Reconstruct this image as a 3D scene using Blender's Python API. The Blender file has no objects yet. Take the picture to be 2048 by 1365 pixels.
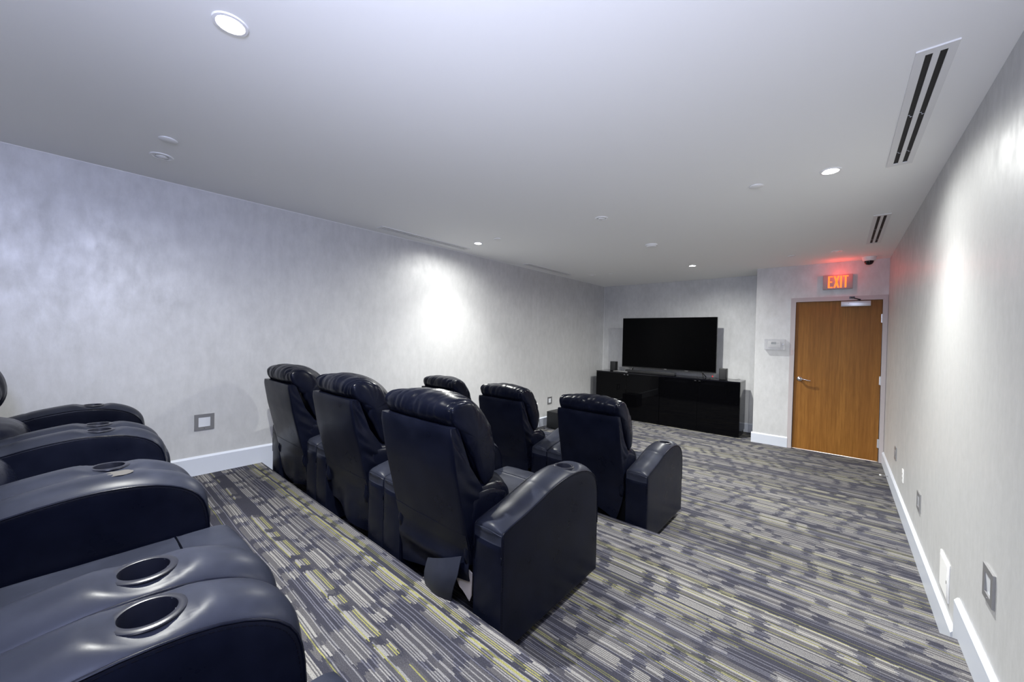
import bpy, bmesh, math, random
from mathutils import Vector, Matrix, noise
S = bpy.context.scene
COL = S.collection
PI = math.pi

# ------------------------------------------------------------------ room numbers (metres)
W, D, D2, H, XB = 4.336, 7.197, 6.544, 2.656, 2.887
YBACK = -1.40
L1, Y1, L2, Y2 = 0.189, 2.368, 0.3755, 0.794

# ------------------------------------------------------------------ camera
yaw, pitch, roll = 0.7123, -0.0126, 0.0217
fwd = Vector((-math.sin(yaw)*math.cos(pitch), math.cos(yaw)*math.cos(pitch), math.sin(pitch)))
r0 = Vector((math.cos(yaw), math.sin(yaw), 0)); u0 = r0.cross(fwd)
rt = math.cos(roll)*r0 + math.sin(roll)*u0
up = -math.sin(roll)*r0 + math.cos(roll)*u0
cd = bpy.data.cameras.new('camera'); cam = bpy.data.objects.new('camera', cd); COL.objects.link(cam)
M = Matrix((rt, up, -fwd)).transposed().to_4x4(); M.translation = Vector((3.8764, -0.3203, 1.5444))
cam.matrix_world = M
cd.sensor_width = 36.0; cd.lens = 759.92/2048*36.0; cd.clip_start = 0.02; cd.clip_end = 60
S.camera = cam

# ------------------------------------------------------------------ world, exposure
w = bpy.data.worlds.new('world'); S.world = w; w.use_nodes = True
w.node_tree.nodes['Background'].inputs[0].default_value = (0.5, 0.52, 0.56, 1)
w.node_tree.nodes['Background'].inputs[1].default_value = 0.3
S.view_settings.view_transform = 'Standard'; S.view_settings.look = 'None'
S.view_settings.gamma = 1.0; S.view_settings.use_curve_mapping = False
S.view_settings.exposure = 0.45
S.cycles.max_bounces = 10; S.cycles.diffuse_bounces = 7; S.cycles.glossy_bounces = 4

# ------------------------------------------------------------------ cool flash of the photographer beside the camera, plus an added unseen fill
def area(name, loc, direction, size, energy, color, spread=PI):
    l = bpy.data.lights.new(name, 'AREA'); l.shape = 'DISK'; l.size = size; l.energy = energy; l.color = color; l.spread = spread
    o = bpy.data.objects.new(name, l); COL.objects.link(o); o.location = loc
    o.rotation_euler = Vector(direction).to_track_quat('-Z', 'Y').to_euler(); return o
area('flash_light', (3.90, -0.52, 2.25), (-0.85, 0.50, 0.10), 0.42, 33.0, (0.58, 0.645, 1.0))
area('ceiling_fill', (4.02, -0.90, 1.00), (-0.60, 0.80, 0.95), 0.50, 28.0, (0.87, 0.89, 1.0))  # added off-frame fill that evens out the ceiling brightness
SPOT_E = 96.0; SPOT_W = 66.0

# ------------------------------------------------------------------ materials
def mat(name, color=(.5,.5,.5), rough=.5, metal=0., spec=.5, coat=0., emit=None, estr=0., trans=0., ior=1.45, coat_rough=.05):
    m = bpy.data.materials.new(name); m.use_nodes = True
    b = m.node_tree.nodes['Principled BSDF']
    b.inputs['Base Color'].default_value = (*color, 1); b.inputs['Roughness'].default_value = rough
    b.inputs['Metallic'].default_value = metal; b.inputs['Specular IOR Level'].default_value = spec
    b.inputs['Coat Weight'].default_value = coat; b.inputs['Coat Roughness'].default_value = coat_rough
    b.inputs['Transmission Weight'].default_value = trans; b.inputs['IOR'].default_value = ior
    if emit: b.inputs['Emission Color'].default_value = (*emit, 1); b.inputs['Emission Strength'].default_value = estr
    return m
class NT:
    def __init__(s, m): s.m = m; s.t = m.node_tree; s.b = s.t.nodes['Principled BSDF']
    def n(s, typ, **k):
        o = s.t.nodes.new(typ)
        for a, v in k.items():
            if a.startswith('i_'):
                key = a[2:]; key = int(key) if key.isdigit() else key.replace('_', ' ')
                o.inputs[key].default_value = v
            else: setattr(o, a, v)
        return o
    def l(s, a, b): s.t.links.new(a, b)
    def math(s, op, a, b=None, clamp=False):
        o = s.t.nodes.new('ShaderNodeMath'); o.operation = op; o.use_clamp = clamp
        for i, v in enumerate((a, b)):
            if v is None: continue
            if hasattr(v, 'is_linked') or hasattr(v, 'node'): s.l(v, o.inputs[i])
            else: o.inputs[i].default_value = v
        return o.outputs[0]
    def mix(s, f, a, b):
        o = s.t.nodes.new('ShaderNodeMix'); o.data_type = 'RGBA'
        for i, v in ((0, f), (6, a), (7, b)):
            if hasattr(v, 'node'): s.l(v, o.inputs[i])
            elif i == 0: o.inputs[i].default_value = v
            else: o.inputs[i].default_value = (*v, 1)
        return o.outputs[2]
    def noise(s, vec, scale, detail=3., rough=.5, out=0):
        o = s.n('ShaderNodeTexNoise', i_Scale=scale, i_Detail=detail, i_Roughness=rough)
        if vec is not None: s.l(vec, o.inputs['Vector'])
        return o.outputs[out]
    def mapping(s, vec, scale=(1,1,1), rot=(0,0,0)):
        o = s.n('ShaderNodeMapping'); o.inputs['Scale'].default_value = scale; o.inputs['Rotation'].default_value = rot
        s.l(vec, o.inputs['Vector']); return o.outputs[0]
    def ramp(s, f, p0, p1, c0=(0,0,0), c1=(1,1,1)):
        o = s.n('ShaderNodeValToRGB'); o.color_ramp.elements[0].position = p0; o.color_ramp.elements[1].position = p1
        o.color_ramp.elements[0].color = (*c0, 1); o.color_ramp.elements[1].color = (*c1, 1)
        s.l(f, o.inputs[0]); return o.outputs[0]
    def bump(s, h, strength, dist):
        o = s.n('ShaderNodeBump', i_Strength=strength, i_Distance=dist); s.l(h, o.inputs['Height']); s.l(o.outputs[0], s.b.inputs['Normal'])

def m_wall():
    m = mat('pearl_plaster', rough=.45, metal=.30, coat=.10, coat_rough=.27); t = NT(m)
    co = t.n('ShaderNodeNewGeometry').outputs['Position']
    st = t.mapping(co, (1, 1, .45)); big = t.noise(co, 3.0, 5, .65); mid = t.noise(st, 15, 6, .7); fine = t.noise(st, 70, 3, .6)
    a = t.math('ADD', t.math('MULTIPLY', big, .45), t.math('MULTIPLY', mid, .55))
    f = t.ramp(a, .38, .64)
    t.l(t.mix(f, (.51,.513,.517), (.60,.602,.606)), t.b.inputs['Base Color'])
    r = t.math('ADD', t.math('MULTIPLY', f, -.14), .56)
    r = t.math('ADD', r, t.math('MULTIPLY', fine, .06)); t.l(r, t.b.inputs['Roughness'])
    t.bump(t.math('ADD', mid, t.math('MULTIPLY', fine, .5)), .16, .003); return m
def m_carpet():
    m = mat('striped_carpet', rough=.95, spec=.15); t = NT(m)
    sp = t.n('ShaderNodeSeparateXYZ'); t.l(t.n('ShaderNodeNewGeometry').outputs['Position'], sp.inputs[0])
    X, Y, Z = sp.outputs
    V = t.math('SUBTRACT', Y, Z)
    wob = t.noise(None, 3.0); 
    cw = t.n('ShaderNodeCombineXYZ'); t.l(t.math('MULTIPLY', X, 1.2), cw.inputs[0]); t.l(t.math('MULTIPLY', V, 1.2), cw.inputs[1])
    wn = t.noise(cw.outputs[0], 1.0, 1)
    wn2_ = t.noise(cw.outputs[0], 7.0, 2); wn3 = t.noise(cw.outputs[0], 130.0, 1)
    V = t.math('ADD', V, t.math('MULTIPLY', wn, .03)); V = t.math('ADD', V, t.math('MULTIPLY', wn2_, .006)); V = t.math('ADD', V, t.math('MULTIPLY', wn3, .0022))
    def wn1(v):
        o = t.n('ShaderNodeTexWhiteNoise', noise_dimensions='1D'); t.l(v, o.inputs['W']); return o.outputs['Value'], o.outputs['Color']
    def wn2(a, b):
        c = t.n('ShaderNodeCombineXYZ'); t.l(a, c.inputs[0]); t.l(b, c.inputs[1])
        o = t.n('ShaderNodeTexWhiteNoise', noise_dimensions='2D'); t.l(c.outputs[0], o.inputs['Vector']); return o.outputs['Value']
    # blocks: rows across the room, broken into long and short dashes
    RAG = t.math('MULTIPLY', wn1(t.math('ADD', t.math('FLOOR', t.math('DIVIDE', V, .0044)), 77.0))[0], .034)
    def blocks(rowh, per, seed, keep, duty):
        rr = t.math('ADD', t.math('DIVIDE', V, rowh), seed); row = t.math('FLOOR', rr)
        rv, _ = wn1(row)
        xs = t.math('ADD', t.math('DIVIDE', t.math('ADD', X, RAG), per), t.math('MULTIPLY', rv, 37.0))
        cell = t.math('FLOOR', xs); fx = t.math('FRACT', xs)
        a = t.math('LESS_THAN', fx, .52)
        b = t.math('MULTIPLY', t.math('GREATER_THAN', fx, .66), t.math('LESS_THAN', fx, .84))
        wv = wn2(cell, row); on = t.math('MULTIPLY', t.math('GREATER_THAN', wv, 1-keep), t.math('ADD', .45, t.math('MULTIPLY', wv, .6)))
        inrow = t.math('LESS_THAN', t.math('FRACT', rr), duty)
        return t.math('MULTIPLY', t.math('MULTIPLY', t.math('MAXIMUM', a, b), on), inrow)
    b1 = blocks(.076, .40, 11.3, .76, .86); b2 = blocks(.121, .31, 57.7, .55, .55); b3 = blocks(.053, .47, 3.1, .5, .6)
    lit = t.math('MAXIMUM', b1, t.math('MAXIMUM', t.math('MULTIPLY', b2, .55), t.math('MULTIPLY', b3, .35)))
    # thin yarn lines
    line = t.math('FLOOR', t.math('DIVIDE', V, .0044)); lv, lc = wn1(line)
    l2, _ = wn1(t.math('ADD', line, 913.0))
    even = t.math('LESS_THAN', t.math('ABSOLUTE', t.math('MODULO', line, 2.0)), .5)
    thr = t.math('SUBTRACT', t.math('SUBTRACT', 1.02, t.math('MULTIPLY', even, .48)), t.math('MULTIPLY', lit, .26))
    on = t.math('GREATER_THAN', lv, thr)
    bg = t.mix(lit, (.030,.030,.041), (.074,.071,.076))
    fg = t.mix(lit, (.092,.092,.114), (.205,.198,.190))
    fg = t.mix(t.math('GREATER_THAN', l2, .885), fg, t.mix(lit, (.085,.085,.042), (.220,.212,.080)))
    c = t.mix(on, bg, fg)
    # loop speckle
    cs = t.n('ShaderNodeCombineXYZ'); t.l(X, cs.inputs[0]); t.l(V, cs.inputs[1])
    sp2 = t.noise(t.mapping(cs.outputs[0], (1, 1, 1)), 330, 2, .7)
    k = t.ramp(sp2, .30, .72, (.45,.45,.45), (1.5,1.5,1.5))
    mm = t.n('ShaderNodeMix', data_type='RGBA', blend_type='MULTIPLY'); mm.inputs[0].default_value = 1
    t.l(c, mm.inputs[6]); t.l(k, mm.inputs[7]); t.l(mm.outputs[2], t.b.inputs['Base Color'])
    saw = t.math('FRACT', t.math('DIVIDE', V, .0044)); hh = t.math('SUBTRACT', 1.0, t.math('ABSOLUTE', t.math('SUBTRACT', t.math('MULTIPLY', saw, 2), 1)))
    t.bump(t.math('ADD', t.math('MULTIPLY', hh, .6), sp2), .45, .003); return m
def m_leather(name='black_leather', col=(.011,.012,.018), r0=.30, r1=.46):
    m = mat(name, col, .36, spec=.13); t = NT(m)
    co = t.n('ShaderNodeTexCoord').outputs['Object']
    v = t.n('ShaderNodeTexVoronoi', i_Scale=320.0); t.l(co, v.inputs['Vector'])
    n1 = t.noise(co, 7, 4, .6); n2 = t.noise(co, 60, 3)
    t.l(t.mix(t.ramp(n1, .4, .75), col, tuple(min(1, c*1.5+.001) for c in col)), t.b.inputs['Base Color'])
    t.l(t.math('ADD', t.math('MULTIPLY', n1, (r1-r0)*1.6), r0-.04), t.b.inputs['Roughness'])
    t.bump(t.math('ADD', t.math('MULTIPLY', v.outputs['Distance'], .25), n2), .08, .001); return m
def m_wood():
    m = mat('door_veneer', rough=.45, spec=.25); t = NT(m)
    co = t.n('ShaderNodeTexCoord').outputs['Object']
    g = t.noise(t.mapping(co, (34, 34, 1.3)), 1.4, 6, .62); f = t.noise(t.mapping(co, (190, 190, 4)), 1.6, 3, .6)
    band = t.noise(t.mapping(co, (4.0, 4.0, .02)), 1.2, 1)
    a = t.math('ADD', t.math('MULTIPLY', g, .6), t.math('MULTIPLY', f, .4))
    c = t.mix(t.ramp(a, .36, .66), (.165,.066,.011), (.295,.130,.026))
    c = t.mix(t.math('MULTIPLY', t.ramp(band, .4, .62), .30), c, (.17,.062,.010))
    t.l(c, t.b.inputs['Base Color']); return m
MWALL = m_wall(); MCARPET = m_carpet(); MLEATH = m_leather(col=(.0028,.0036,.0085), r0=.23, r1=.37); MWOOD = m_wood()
MLEATHTOP = m_leather('worn_sheen_leather', (.016,.018,.027), .30, .44)  # paler than the black leather: flash sheen painted in along with wear
MCEIL = mat("ceiling_paint", (.87,.87,.86), .75, spec=.2)
MTRIM = mat('trim_paint', (.53,.56,.63), .38)
MWHITE = mat('white_plastic', (.82,.82,.82), .4)
MFIX = mat('white_fixture', (.86,.86,.86), .5)
MVENT = mat('vent_metal', (.74,.74,.74), .45)
MDARK = mat('vent_void', (.018,.018,.018), .7)
MBLACK = mat('black_plastic', (.012,.012,.013), .4)
MGLOSS = mat('black_gloss', (.0015,.0015,.002), .03, spec=.13)
MCABSIDE = mat('black_lacquer', (.004,.004,.006), .09, spec=.4)
MSCREEN = mat('tv_screen', (.0008,.0008,.001), .22, spec=.06)
MBEZEL = mat('tv_bezel', (.010,.010,.011), .25)
MCHROME = mat('chrome', (.72,.72,.75), .18, metal=1)
MALU = mat('brushed_aluminium', (.62,.64,.69), .35, metal=.7)
MSTEEL = mat('grey_steel', (.30,.30,.31), .4, metal=.7)
MFRAME = mat('door_frame_paint', (.42,.38,.39), .35)
MLENSG = mat('step_lens', (.62,.64,.68), .35)
MFOAM = mat('beige_lining', (.50,.44,.38), .9)
MTHREAD = mat('stitch_thread', (.004,.004,.007), .7, spec=.05)
MCUP = mat('cup_plastic', (.010,.011,.018), .32)
MSIGN = mat('sign_face', (.36,.33,.34), .4)
MLET = mat('exit_letters', (.9,.2,.05), .5, emit=(1.0, .105, .012), estr=1.9)
MLENS = mat('lamp_lens', (1,1,1), .5, emit=(1, .985, .96), estr=90)
MCLEAR = mat('clear_plastic', (.62,.63,.68), .12); MCLEAR.node_tree.nodes['Principled BSDF'].inputs['Alpha'].default_value = .22
MLCD = mat('lcd_glass', (.10,.13,.135), .3)
MRED = mat('red_plug', (.5,.02,.02), .4)
MDOME = mat('smoked_dome', (.006,.006,.007), .06)

# ------------------------------------------------------------------ mesh helpers
def obj(name, bm, m, parent=None, smooth=None, mats=None):
    me = bpy.data.meshes.new(name)
    bmesh.ops.recalc_face_normals(bm, faces=bm.faces[:])
    bm.to_mesh(me); bm.free()
    for mm in (mats or [m]): me.materials.append(mm)
    if smooth is not None:
        for p in me.polygons: p.use_smooth = True
        me.set_sharp_from_angle(angle=math.radians(smooth))
    o = bpy.data.objects.new(name, me); COL.objects.link(o)
    if parent: o.parent = parent
    return o
def tag(o, label=None, cat=None, group=None, kind=None):
    for k, v in (('label', label), ('category', cat), ('group', group), ('kind', kind)):
        if v: o[k] = v
    return o
def thing(name, loc, label, cat, group=None, rot=(0,0,0)):
    o = bpy.data.objects.new(name, None); COL.objects.link(o); o.empty_display_size = .1
    o.location = loc; o.rotation_euler = rot; return tag(o, label, cat, group)
def struct(name, bm, m, smooth=None): return tag(obj(name, bm, m, None, smooth), kind='structure')
def B(): return bmesh.new()
def box(bm, a, b, bev=0., seg=2, mi=0):
    c = [(a[i]+b[i])/2 for i in range(3)]; s = [abs(b[i]-a[i]) for i in range(3)]
    r = bmesh.ops.create_cube(bm, size=1, matrix=Matrix.Translation(c) @ Matrix.Diagonal((*s, 1)))
    fs = set(f for v in r['verts'] for f in v.link_faces)
    if bev:
        es = list({e for v in r['verts'] for e in v.link_edges})
        rr = bmesh.ops.bevel(bm, geom=es, offset=bev, segments=seg, profile=.5, affect='EDGES'); fs = fs | set(rr['faces'])
    for f in fs:
        if f.is_valid: f.material_index = mi
    return bm
def cyl(bm, c, r, h, seg=32, axis='Z', r2=None, cap=True):
    R = {'Z': Matrix(), 'X': Matrix.Rotation(PI/2, 4, 'Y'), 'Y': Matrix.Rotation(-PI/2, 4, 'X')}[axis]
    bmesh.ops.create_cone(bm, cap_ends=cap, segments=seg, radius1=r, radius2=r if r2 is None else r2, depth=h, matrix=Matrix.Translation(c) @ R)
    return bm
def lathe(bm, prof, c=(0,0,0), seg=40, R=None):
    rings = []
    for r, z in prof:
        ring = []
        for k in range(seg):
            a = 2*PI*k/seg; p = Vector((r*math.cos(a), r*math.sin(a), z))
            if R: p = R @ p
            ring.append(bm.verts.new(p + Vector(c)))
        rings.append(ring)
    for i in range(len(rings)-1):
        for k in range(seg):
            bm.faces.new((rings[i][k], rings[i][(k+1) % seg], rings[i+1][(k+1) % seg], rings[i+1][k]))
    for ring in (rings[0], rings[-1]):
        try: bm.faces.new(ring)
        except ValueError: pass
    bmesh.ops.remove_doubles(bm, verts=bm.verts[:], dist=1e-5)
    return bm
def tube(bm, pts, r, seg=6):
    pts = [Vector(p) for p in pts]; rings = []
    for i, p in enumerate(pts):
        d = (pts[min(i+1, len(pts)-1)] - pts[max(i-1, 0)]).normalized()
        a = d.cross(Vector((0, 0, 1)));  a = a.normalized() if a.length > 1e-3 else Vector((1, 0, 0))
        b = d.cross(a)
        rings.append([bm.verts.new(p + r*(math.cos(2*PI*k/seg)*a + math.sin(2*PI*k/seg)*b)) for k in range(seg)])
    for i in range(len(rings)-1):
        for k in range(seg): bm.faces.new((rings[i][k], rings[i][(k+1) % seg], rings[i+1][(k+1) % seg], rings[i+1][k]))
    bm.faces.new(rings[0]); bm.faces.new(rings[-1]); return bm
def prism(bm, poly, axis, a, b):
    """poly: 2-D points in the two other axes (in order), extruded along axis from a to b"""
    def P(u, v, t): return {'X': (t, u, v), 'Y': (u, t, v), 'Z': (u, v, t)}[axis]
    A = [bm.verts.new(P(u, v, a)) for u, v in poly]; C = [bm.verts.new(P(u, v, b)) for u, v in poly]
    n = len(poly); bm.faces.new(A); bm.faces.new(C[::-1])
    for i in range(n): bm.faces.new((A[i], A[(i+1) % n], C[(i+1) % n], C[i]))
    return bm
def lerp(pts, t):
    """piecewise linear through pts [(key, value...)]"""
    if t <= pts[0][0]: return pts[0][1:]
    for p, q in zip(pts, pts[1:]):
        if t <= q[0]:
            k = (t-p[0])/(q[0]-p[0]); return tuple(p[i]+(q[i]-p[i])*k for i in range(1, len(p)))
    return pts[-1][1:]
def catmull(P, n, closed=False):
    out = []; N = len(P); rng = N if closed else N-1
    g = (lambda i: P[i % N]) if closed else (lambda i: P[max(0, min(N-1, i))])
    for i in range(rng):
        p0, p1, p2, p3 = [Vector(g(i+k)) for k in (-1, 0, 1, 2)]
        for j in range(n):
            t = j/n
            out.append(.5*((2*p1)+(-p0+p2)*t+(2*p0-5*p1+4*p2-p3)*t*t+(-p0+3*p1-3*p2+p3)*t**3))
    if not closed: out.append(Vector(P[-1]))
    return out
def dup(root, loc, rotz=0.):
    r = root.copy(); COL.objects.link(r); r.location = loc; r.rotation_euler = (0, 0, rotz)
    for ch in list(root.children):
        c = ch.copy(); COL.objects.link(c); c.parent = r
        for g in list(ch.children):
            d = g.copy(); COL.objects.link(d); d.parent = c
    return r

# ================================================================== THE SETTING
T = .15
struct('wall_left', box(B(), (-T, YBACK-T, -.2), (0, D+T, H+.1)), MWALL)
struct('wall_right', box(B(), (W, YBACK-T, -.2), (W+T, D2+.001, H+.1)), MWALL)
struct('wall_back', box(B(), (0, YBACK-T, -.2), (W, YBACK, H+.1)), MWALL)
struct('wall_front', box(B(), (0, D, -.2), (XB, D+T, H+.1)), MWALL)
# door wall with its opening; the reveal to the television recess is part of it
DX0, DX1, DH = 3.375, 4.287, 2.13
bm = B()
box(bm, (XB, D2, -.2), (DX0-.05, D+T, H+.1)); box(bm, (DX0-.05, D2, DH+.05), (DX1+.05, D2+T, H+.1)); box(bm, (DX1+.049, D2, -.2), (W+T, D2+T, H+.1))
struct('wall_door', bm, MWALL)
struct('ceiling', box(B(), (-T, YBACK-T, H), (W+T, D+T, H+.12)), MCEIL)
# floor with two risers, one continuous carpet
bm = B()
prof = [(YBACK-T, -.2), (YBACK-T, L2), (Y2-.012, L2), (Y2-.003, L2-.004), (Y2, L2-.013), (Y2, L1), (Y1-.012, L1), (Y1-.003, L1-.004), (Y1, L1-.013), (Y1, 0), (D+T, 0), (D+T, -.2)]
prism(bm, prof, 'X', -T, W+T); struct('floor', bm, MCARPET)
# baseboards
BT, BH = .017, .152
def bb_profile_x(side, y0, y1, z0, z1=None, zt=None):
    """board on a side wall: side +1 = left wall (x from 0), -1 = right wall"""
    zt = zt if zt is not None else z0+BH
    bm = B(); x0 = 0 if side > 0 else W
    poly = [(x0, z0), (x0+side*BT, z0), (x0+side*BT, zt-.014), (x0+side*.006, zt), (x0, zt)]
    prism(bm, poly, 'Y', y0, y1); return bm
def join_bm(*bms):
    out = B()
    for b in bms:
        me = bpy.data.meshes.new('tmp'); b.to_mesh(me); b.free(); out.from_mesh(me); bpy.data.meshes.remove(me)
    return out
struct('baseboard_left', join_bm(bb_profile_x(1, YBACK, .79, L2), bb_profile_x(1, .79, .885, L1+.01, zt=L2+BH), bb_profile_x(1, .90, 2.36, L1), bb_profile_x(1, 2.36, 2.45, .01, zt=L1+BH), bb_profile_x(1, 2.47, D, 0)), MTRIM)
struct('baseboard_right', join_bm(bb_profile_x(-1, YBACK, .79, L2), bb_profile_x(-1, .79, .885, L1+.01, zt=L2+BH), bb_profile_x(-1, .90, 2.36, L1), bb_profile_x(-1, 2.36, 2.45, .01, zt=L1+BH), bb_profile_x(-1, 2.50, D2-.001, 0)), MTRIM)
def bb_y(x0, x1, y, z0=0):
    bm = B(); poly = [(y, z0), (y-BT, z0), (y-BT, z0+BH-.014), (y-.006, z0+BH), (y, z0+BH)]; prism(bm, poly, 'X', x0, x1); return bm
def bb_x(x, s, y0, y1):
    bm = B(); poly = [(x, 0), (x+s*BT, 0), (x+s*BT, BH-.014), (x+s*.006, BH), (x, BH)]; prism(bm, poly, 'Y', y0, y1); return bm
struct('baseboard_door', join_bm(bb_y(XB-BT, DX0-.052, D2), bb_x(XB, -1, D2, D-BT)), MTRIM)
struct('baseboard_front', bb_y(BT, XB-BT, D), MTRIM)
struct('trim_2', box(B(), (0, YBACK, H-.0035), (.0035, D, H)), MWHITE)
struct('trim_3', box(B(), (0, D-.004, BH), (.004, D, H-.0035)), MWHITE)
# door
door = thing('door_1', ((DX0+DX1)/2, D2, 0), None, None); door['kind'] = 'structure'
cx = (DX0+DX1)/2; hw = (DX1-DX0)/2
def dloc(bm): bmesh.ops.translate(bm, verts=bm.verts[:], vec=(-cx, -D2, 0)); return bm
obj('door_leaf', dloc(box(B(), (DX0+.004, D2+.012, .012), (DX1-.004, D2+.056, DH-.004), .002, 1)), MWOOD, door)
bm = B(); FP = .014
poly = [(DX0-.055, -.001), (DX0, -.001), (DX0, DH), (DX1, DH), (DX1, -.001), (DX1+.047, -.001), (DX1+.047, DH+.055), (DX0-.055, DH+.055)]
prism(bm, poly, 'Y', D2-FP, D2+.09)
bm.faces.ensure_lookup_table()
es = [e for e in bm.edges if abs(e.verts[0].co.y-(D2-FP)) < 1e-4 and abs(e.verts[1].co.y-(D2-FP)) < 1e-4]
bmesh.ops.bevel(bm, geom=es, offset=.004, segments=2, affect='EDGES')
obj('door_frame', dloc(bm), MFRAME, door, 40)
bm = B(); box(bm, (DX0-.0, D2+.057, .0), (DX0+.015, D2+.07, DH)); box(bm, (DX1-.015, D2+.057, 0), (DX1, D2+.07, DH)); box(bm, (DX0, D2+.057, DH-.015), (DX1, D2+.07, DH))
obj('door_stop_strip', dloc(bm), MFRAME, door)
for z in (1.88, 1.07, .25):
    bm = cyl(B(), (DX1-.002, D2-.006, z), .008, .115, 12); box(bm, (DX1-.016, D2-.004, z-.055), (DX1+.02, D2+.012, z+.055))
    obj('hinge', dloc(bm), MALU, door, 40)
# lever handle
LX, LZ = 3.445, 1.02
bm = lathe(B(), [(0, .0), (.034, .0), (.034, .004), (.030, .012), (.018, .016), (.013, .020), (.013, .052), (0, .056)], (LX, D2+.012, LZ), 32, Matrix.Rotation(PI/2, 3, 'X'))
pts = catmull([(LX, D2-.040, LZ), (LX+.03, D2-.046, LZ+.002), (LX+.07, D2-.046, LZ-.004), (LX+.105, D2-.042, LZ-.014), (LX+.125, D2-.036, LZ-.012)], 5)
tube(bm, pts, .0085, 10)
obj('lever_handle', dloc(bm), MCHROME, door, 50)
obj('strike_plate', dloc(box(B(), (DX0-.004, D2-.0155, .985), (DX0+.003, D2+.03, 1.055))), MSTEEL, door)
obj('frame_label', dloc(box(B(), (DX0-.036, D2-.0155, 1.36), (DX0-.012, D2-.0135, 1.43), .001, 1)), mat('faded_label', (.42,.34,.35), .4), door)
# closer
c_ = obj('door_closer', dloc(box(B(), (3.872, D2-.045, 2.045), (4.168, D2+.012, 2.113), .004, 2)), MALU, door, 40)
bm = box(B(), (3.874, D2-.0465, 2.060), (4.166, D2-.0445, 2.063)); cyl(bm, (3.95, D2-.045, 2.088), .005, .004, 12, 'Y')
obj('cover_groove', dloc(bm), MSTEEL, c_)
bm = B(); cyl(bm, (4.05, D2-.02, 2.122), .014, .02, 16); box(bm, (3.955, D2-.020, 2.150), (4.01, D2-.012, 2.178))
tube(bm, [(4.065, D2-.02, 2.132), (3.995, D2-.10, 2.150)], .007, 8); tube(bm, [(3.995, D2-.10, 2.155), (3.975, D2-.02, 2.166)], .006, 8)
obj('closer_arm', dloc(bm), mat('dark_arm', (.06,.06,.07), .35, metal=.6), c_)
# corridor behind the door, lit, seen only as the bright line under the leaf
bm = B(); box(bm, (DX0-.3, D2+T+.9, -.01), (W+T, D2+T+1.0, H)); box(bm, (DX0-.35, D2+T, -.01), (DX0-.3, D2+T+1, H)); box(bm, (W+T, D2+T, -.01), (W+T+.05, D2+T+1, H)); box(bm, (DX0-.3, D2+T, H), (W+T, D2+T+1, H+.1)); box(bm, (DX0-.3, D2+.085, -.05), (W+T, D2+T+1, .001))
box(bm, (DX0, D2+.03, -.05), (DX1, D2+.09, .002))
struct('corridor_shell', bm, mat('corridor_paint', (.75,.74,.72), .6))
area('corridor_light', (3.8, D2+.65, 2.4), (0, 0, -1), .5, 40, (1, .93, .85))
area('corridor_light_low', (3.85, D2+.9, .35), (0, -1, -.15), .5, 14, (1, .93, .85))

# ================================================================== CEILING THINGS
def soft_falloff(l):
    l.use_nodes = True; nt = l.node_tree; em = nt.nodes['Emission']
    f = nt.nodes.new('ShaderNodeLightFalloff'); f.inputs['Strength'].default_value = 1.0
    nt.links.new(f.outputs['Linear'], em.inputs['Strength'])
def downlight(x, y, label):
    t = thing('recessed_downlight', (x, y, H), label, 'ceiling light', 'lit recessed downlights')
    obj('trim_ring', lathe(B(), [(.040, .0), (.056, .0), (.054, -.005), (.044, -.006), (.040, -.002), (.036, -.0015), (.036, 0)]), MWHITE, t, 40)
    obj('lamp_lens', lathe(B(), [(0, -.003), (.030, -.0025), (.036, -.0012), (.036, .001), (0, .001)]), MLENS, t, 40)
    for en, ang in ((SPOT_E, 104), (SPOT_W, 172)):
        l = bpy.data.lights.new('downlight_beam', 'SPOT'); l.energy = en; l.color = (.98, .985, .935); l.spot_size = math.radians(ang); l.spot_blend = 1.0; l.shadow_soft_size = .022; soft_falloff(l)
        o = bpy.data.objects.new('downlight_beam', l); COL.objects.link(o); o.parent = t; o.location = (0, 0, -.03)
    return t
downlight(2.175, .05, 'lit downlight nearest the camera, above the back two rows of chairs')
downlight(3.802, 2.87, 'lit downlight beside the right wall, near the long slotted vent')
downlight(.548, 2.87, 'lit downlight near the left wall, beside the left ceiling vent')
downlight(2.181, 5.726, 'lit downlight farthest away, in front of the television')
def slot_fixture(x, y, label):
    t = thing('ceiling_speaker', (x, y, H), label, 'ceiling fixture', 'round slotted ceiling fixtures')
    obj('trim_ring', lathe(B(), [(.0, -.003), (.046, -.003), (.048, -.006), (.057, -.005), (.060, 0), (0, 0)]), MFIX, t, 40)
    for k in range(4):
        bm = B(); a0 = k*PI/2+.35
        for q in range(5):
            a = a0+q*.16; b = a+.16
            v = [bm.verts.new((r*math.cos(t_), r*math.sin(t_), -.0062)) for r, t_ in ((.034, a), (.034, b), (.0385, b), (.0385, a))]
            bm.faces.new(v)
        obj('slot', bm, MSTEEL, t)
    obj('centre_cap', lathe(B(), [(0, -.009), (.022, -.0085), (.026, -.0055), (.026, -.003), (0, -.003)], seg=28), MFIX, t, 40); return t
slot_fixture(.541, .052, 'round slotted ceiling fixture at upper left, nearest the left wall')
slot_fixture(2.176, 2.88, 'round slotted ceiling fixture near the middle of the ceiling')
slot_fixture(3.82, 5.708, 'round ceiling fixture tinted red above the exit sign')
slot_fixture(.532, 5.693, 'small round slotted fixture in the far left corner of the ceiling')
def cover(x, y, label):
    o = obj('sprinkler_cover', lathe(B(), [(0, -.009), (.040, -.009), (.043, -.007), (.043, -.004), (.036, -.004), (.036, 0), (0, 0)]), MFIX, None, 40); o.location = (x, y, H)
    tag(o, label, 'sprinkler cover', 'plain round sprinkler covers')
cover(.867, .042, 'plain round cover plate behind the slotted fixture at upper left')
cover(3.397, 2.865, 'plain round cover plate left of the large right downlight')
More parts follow.
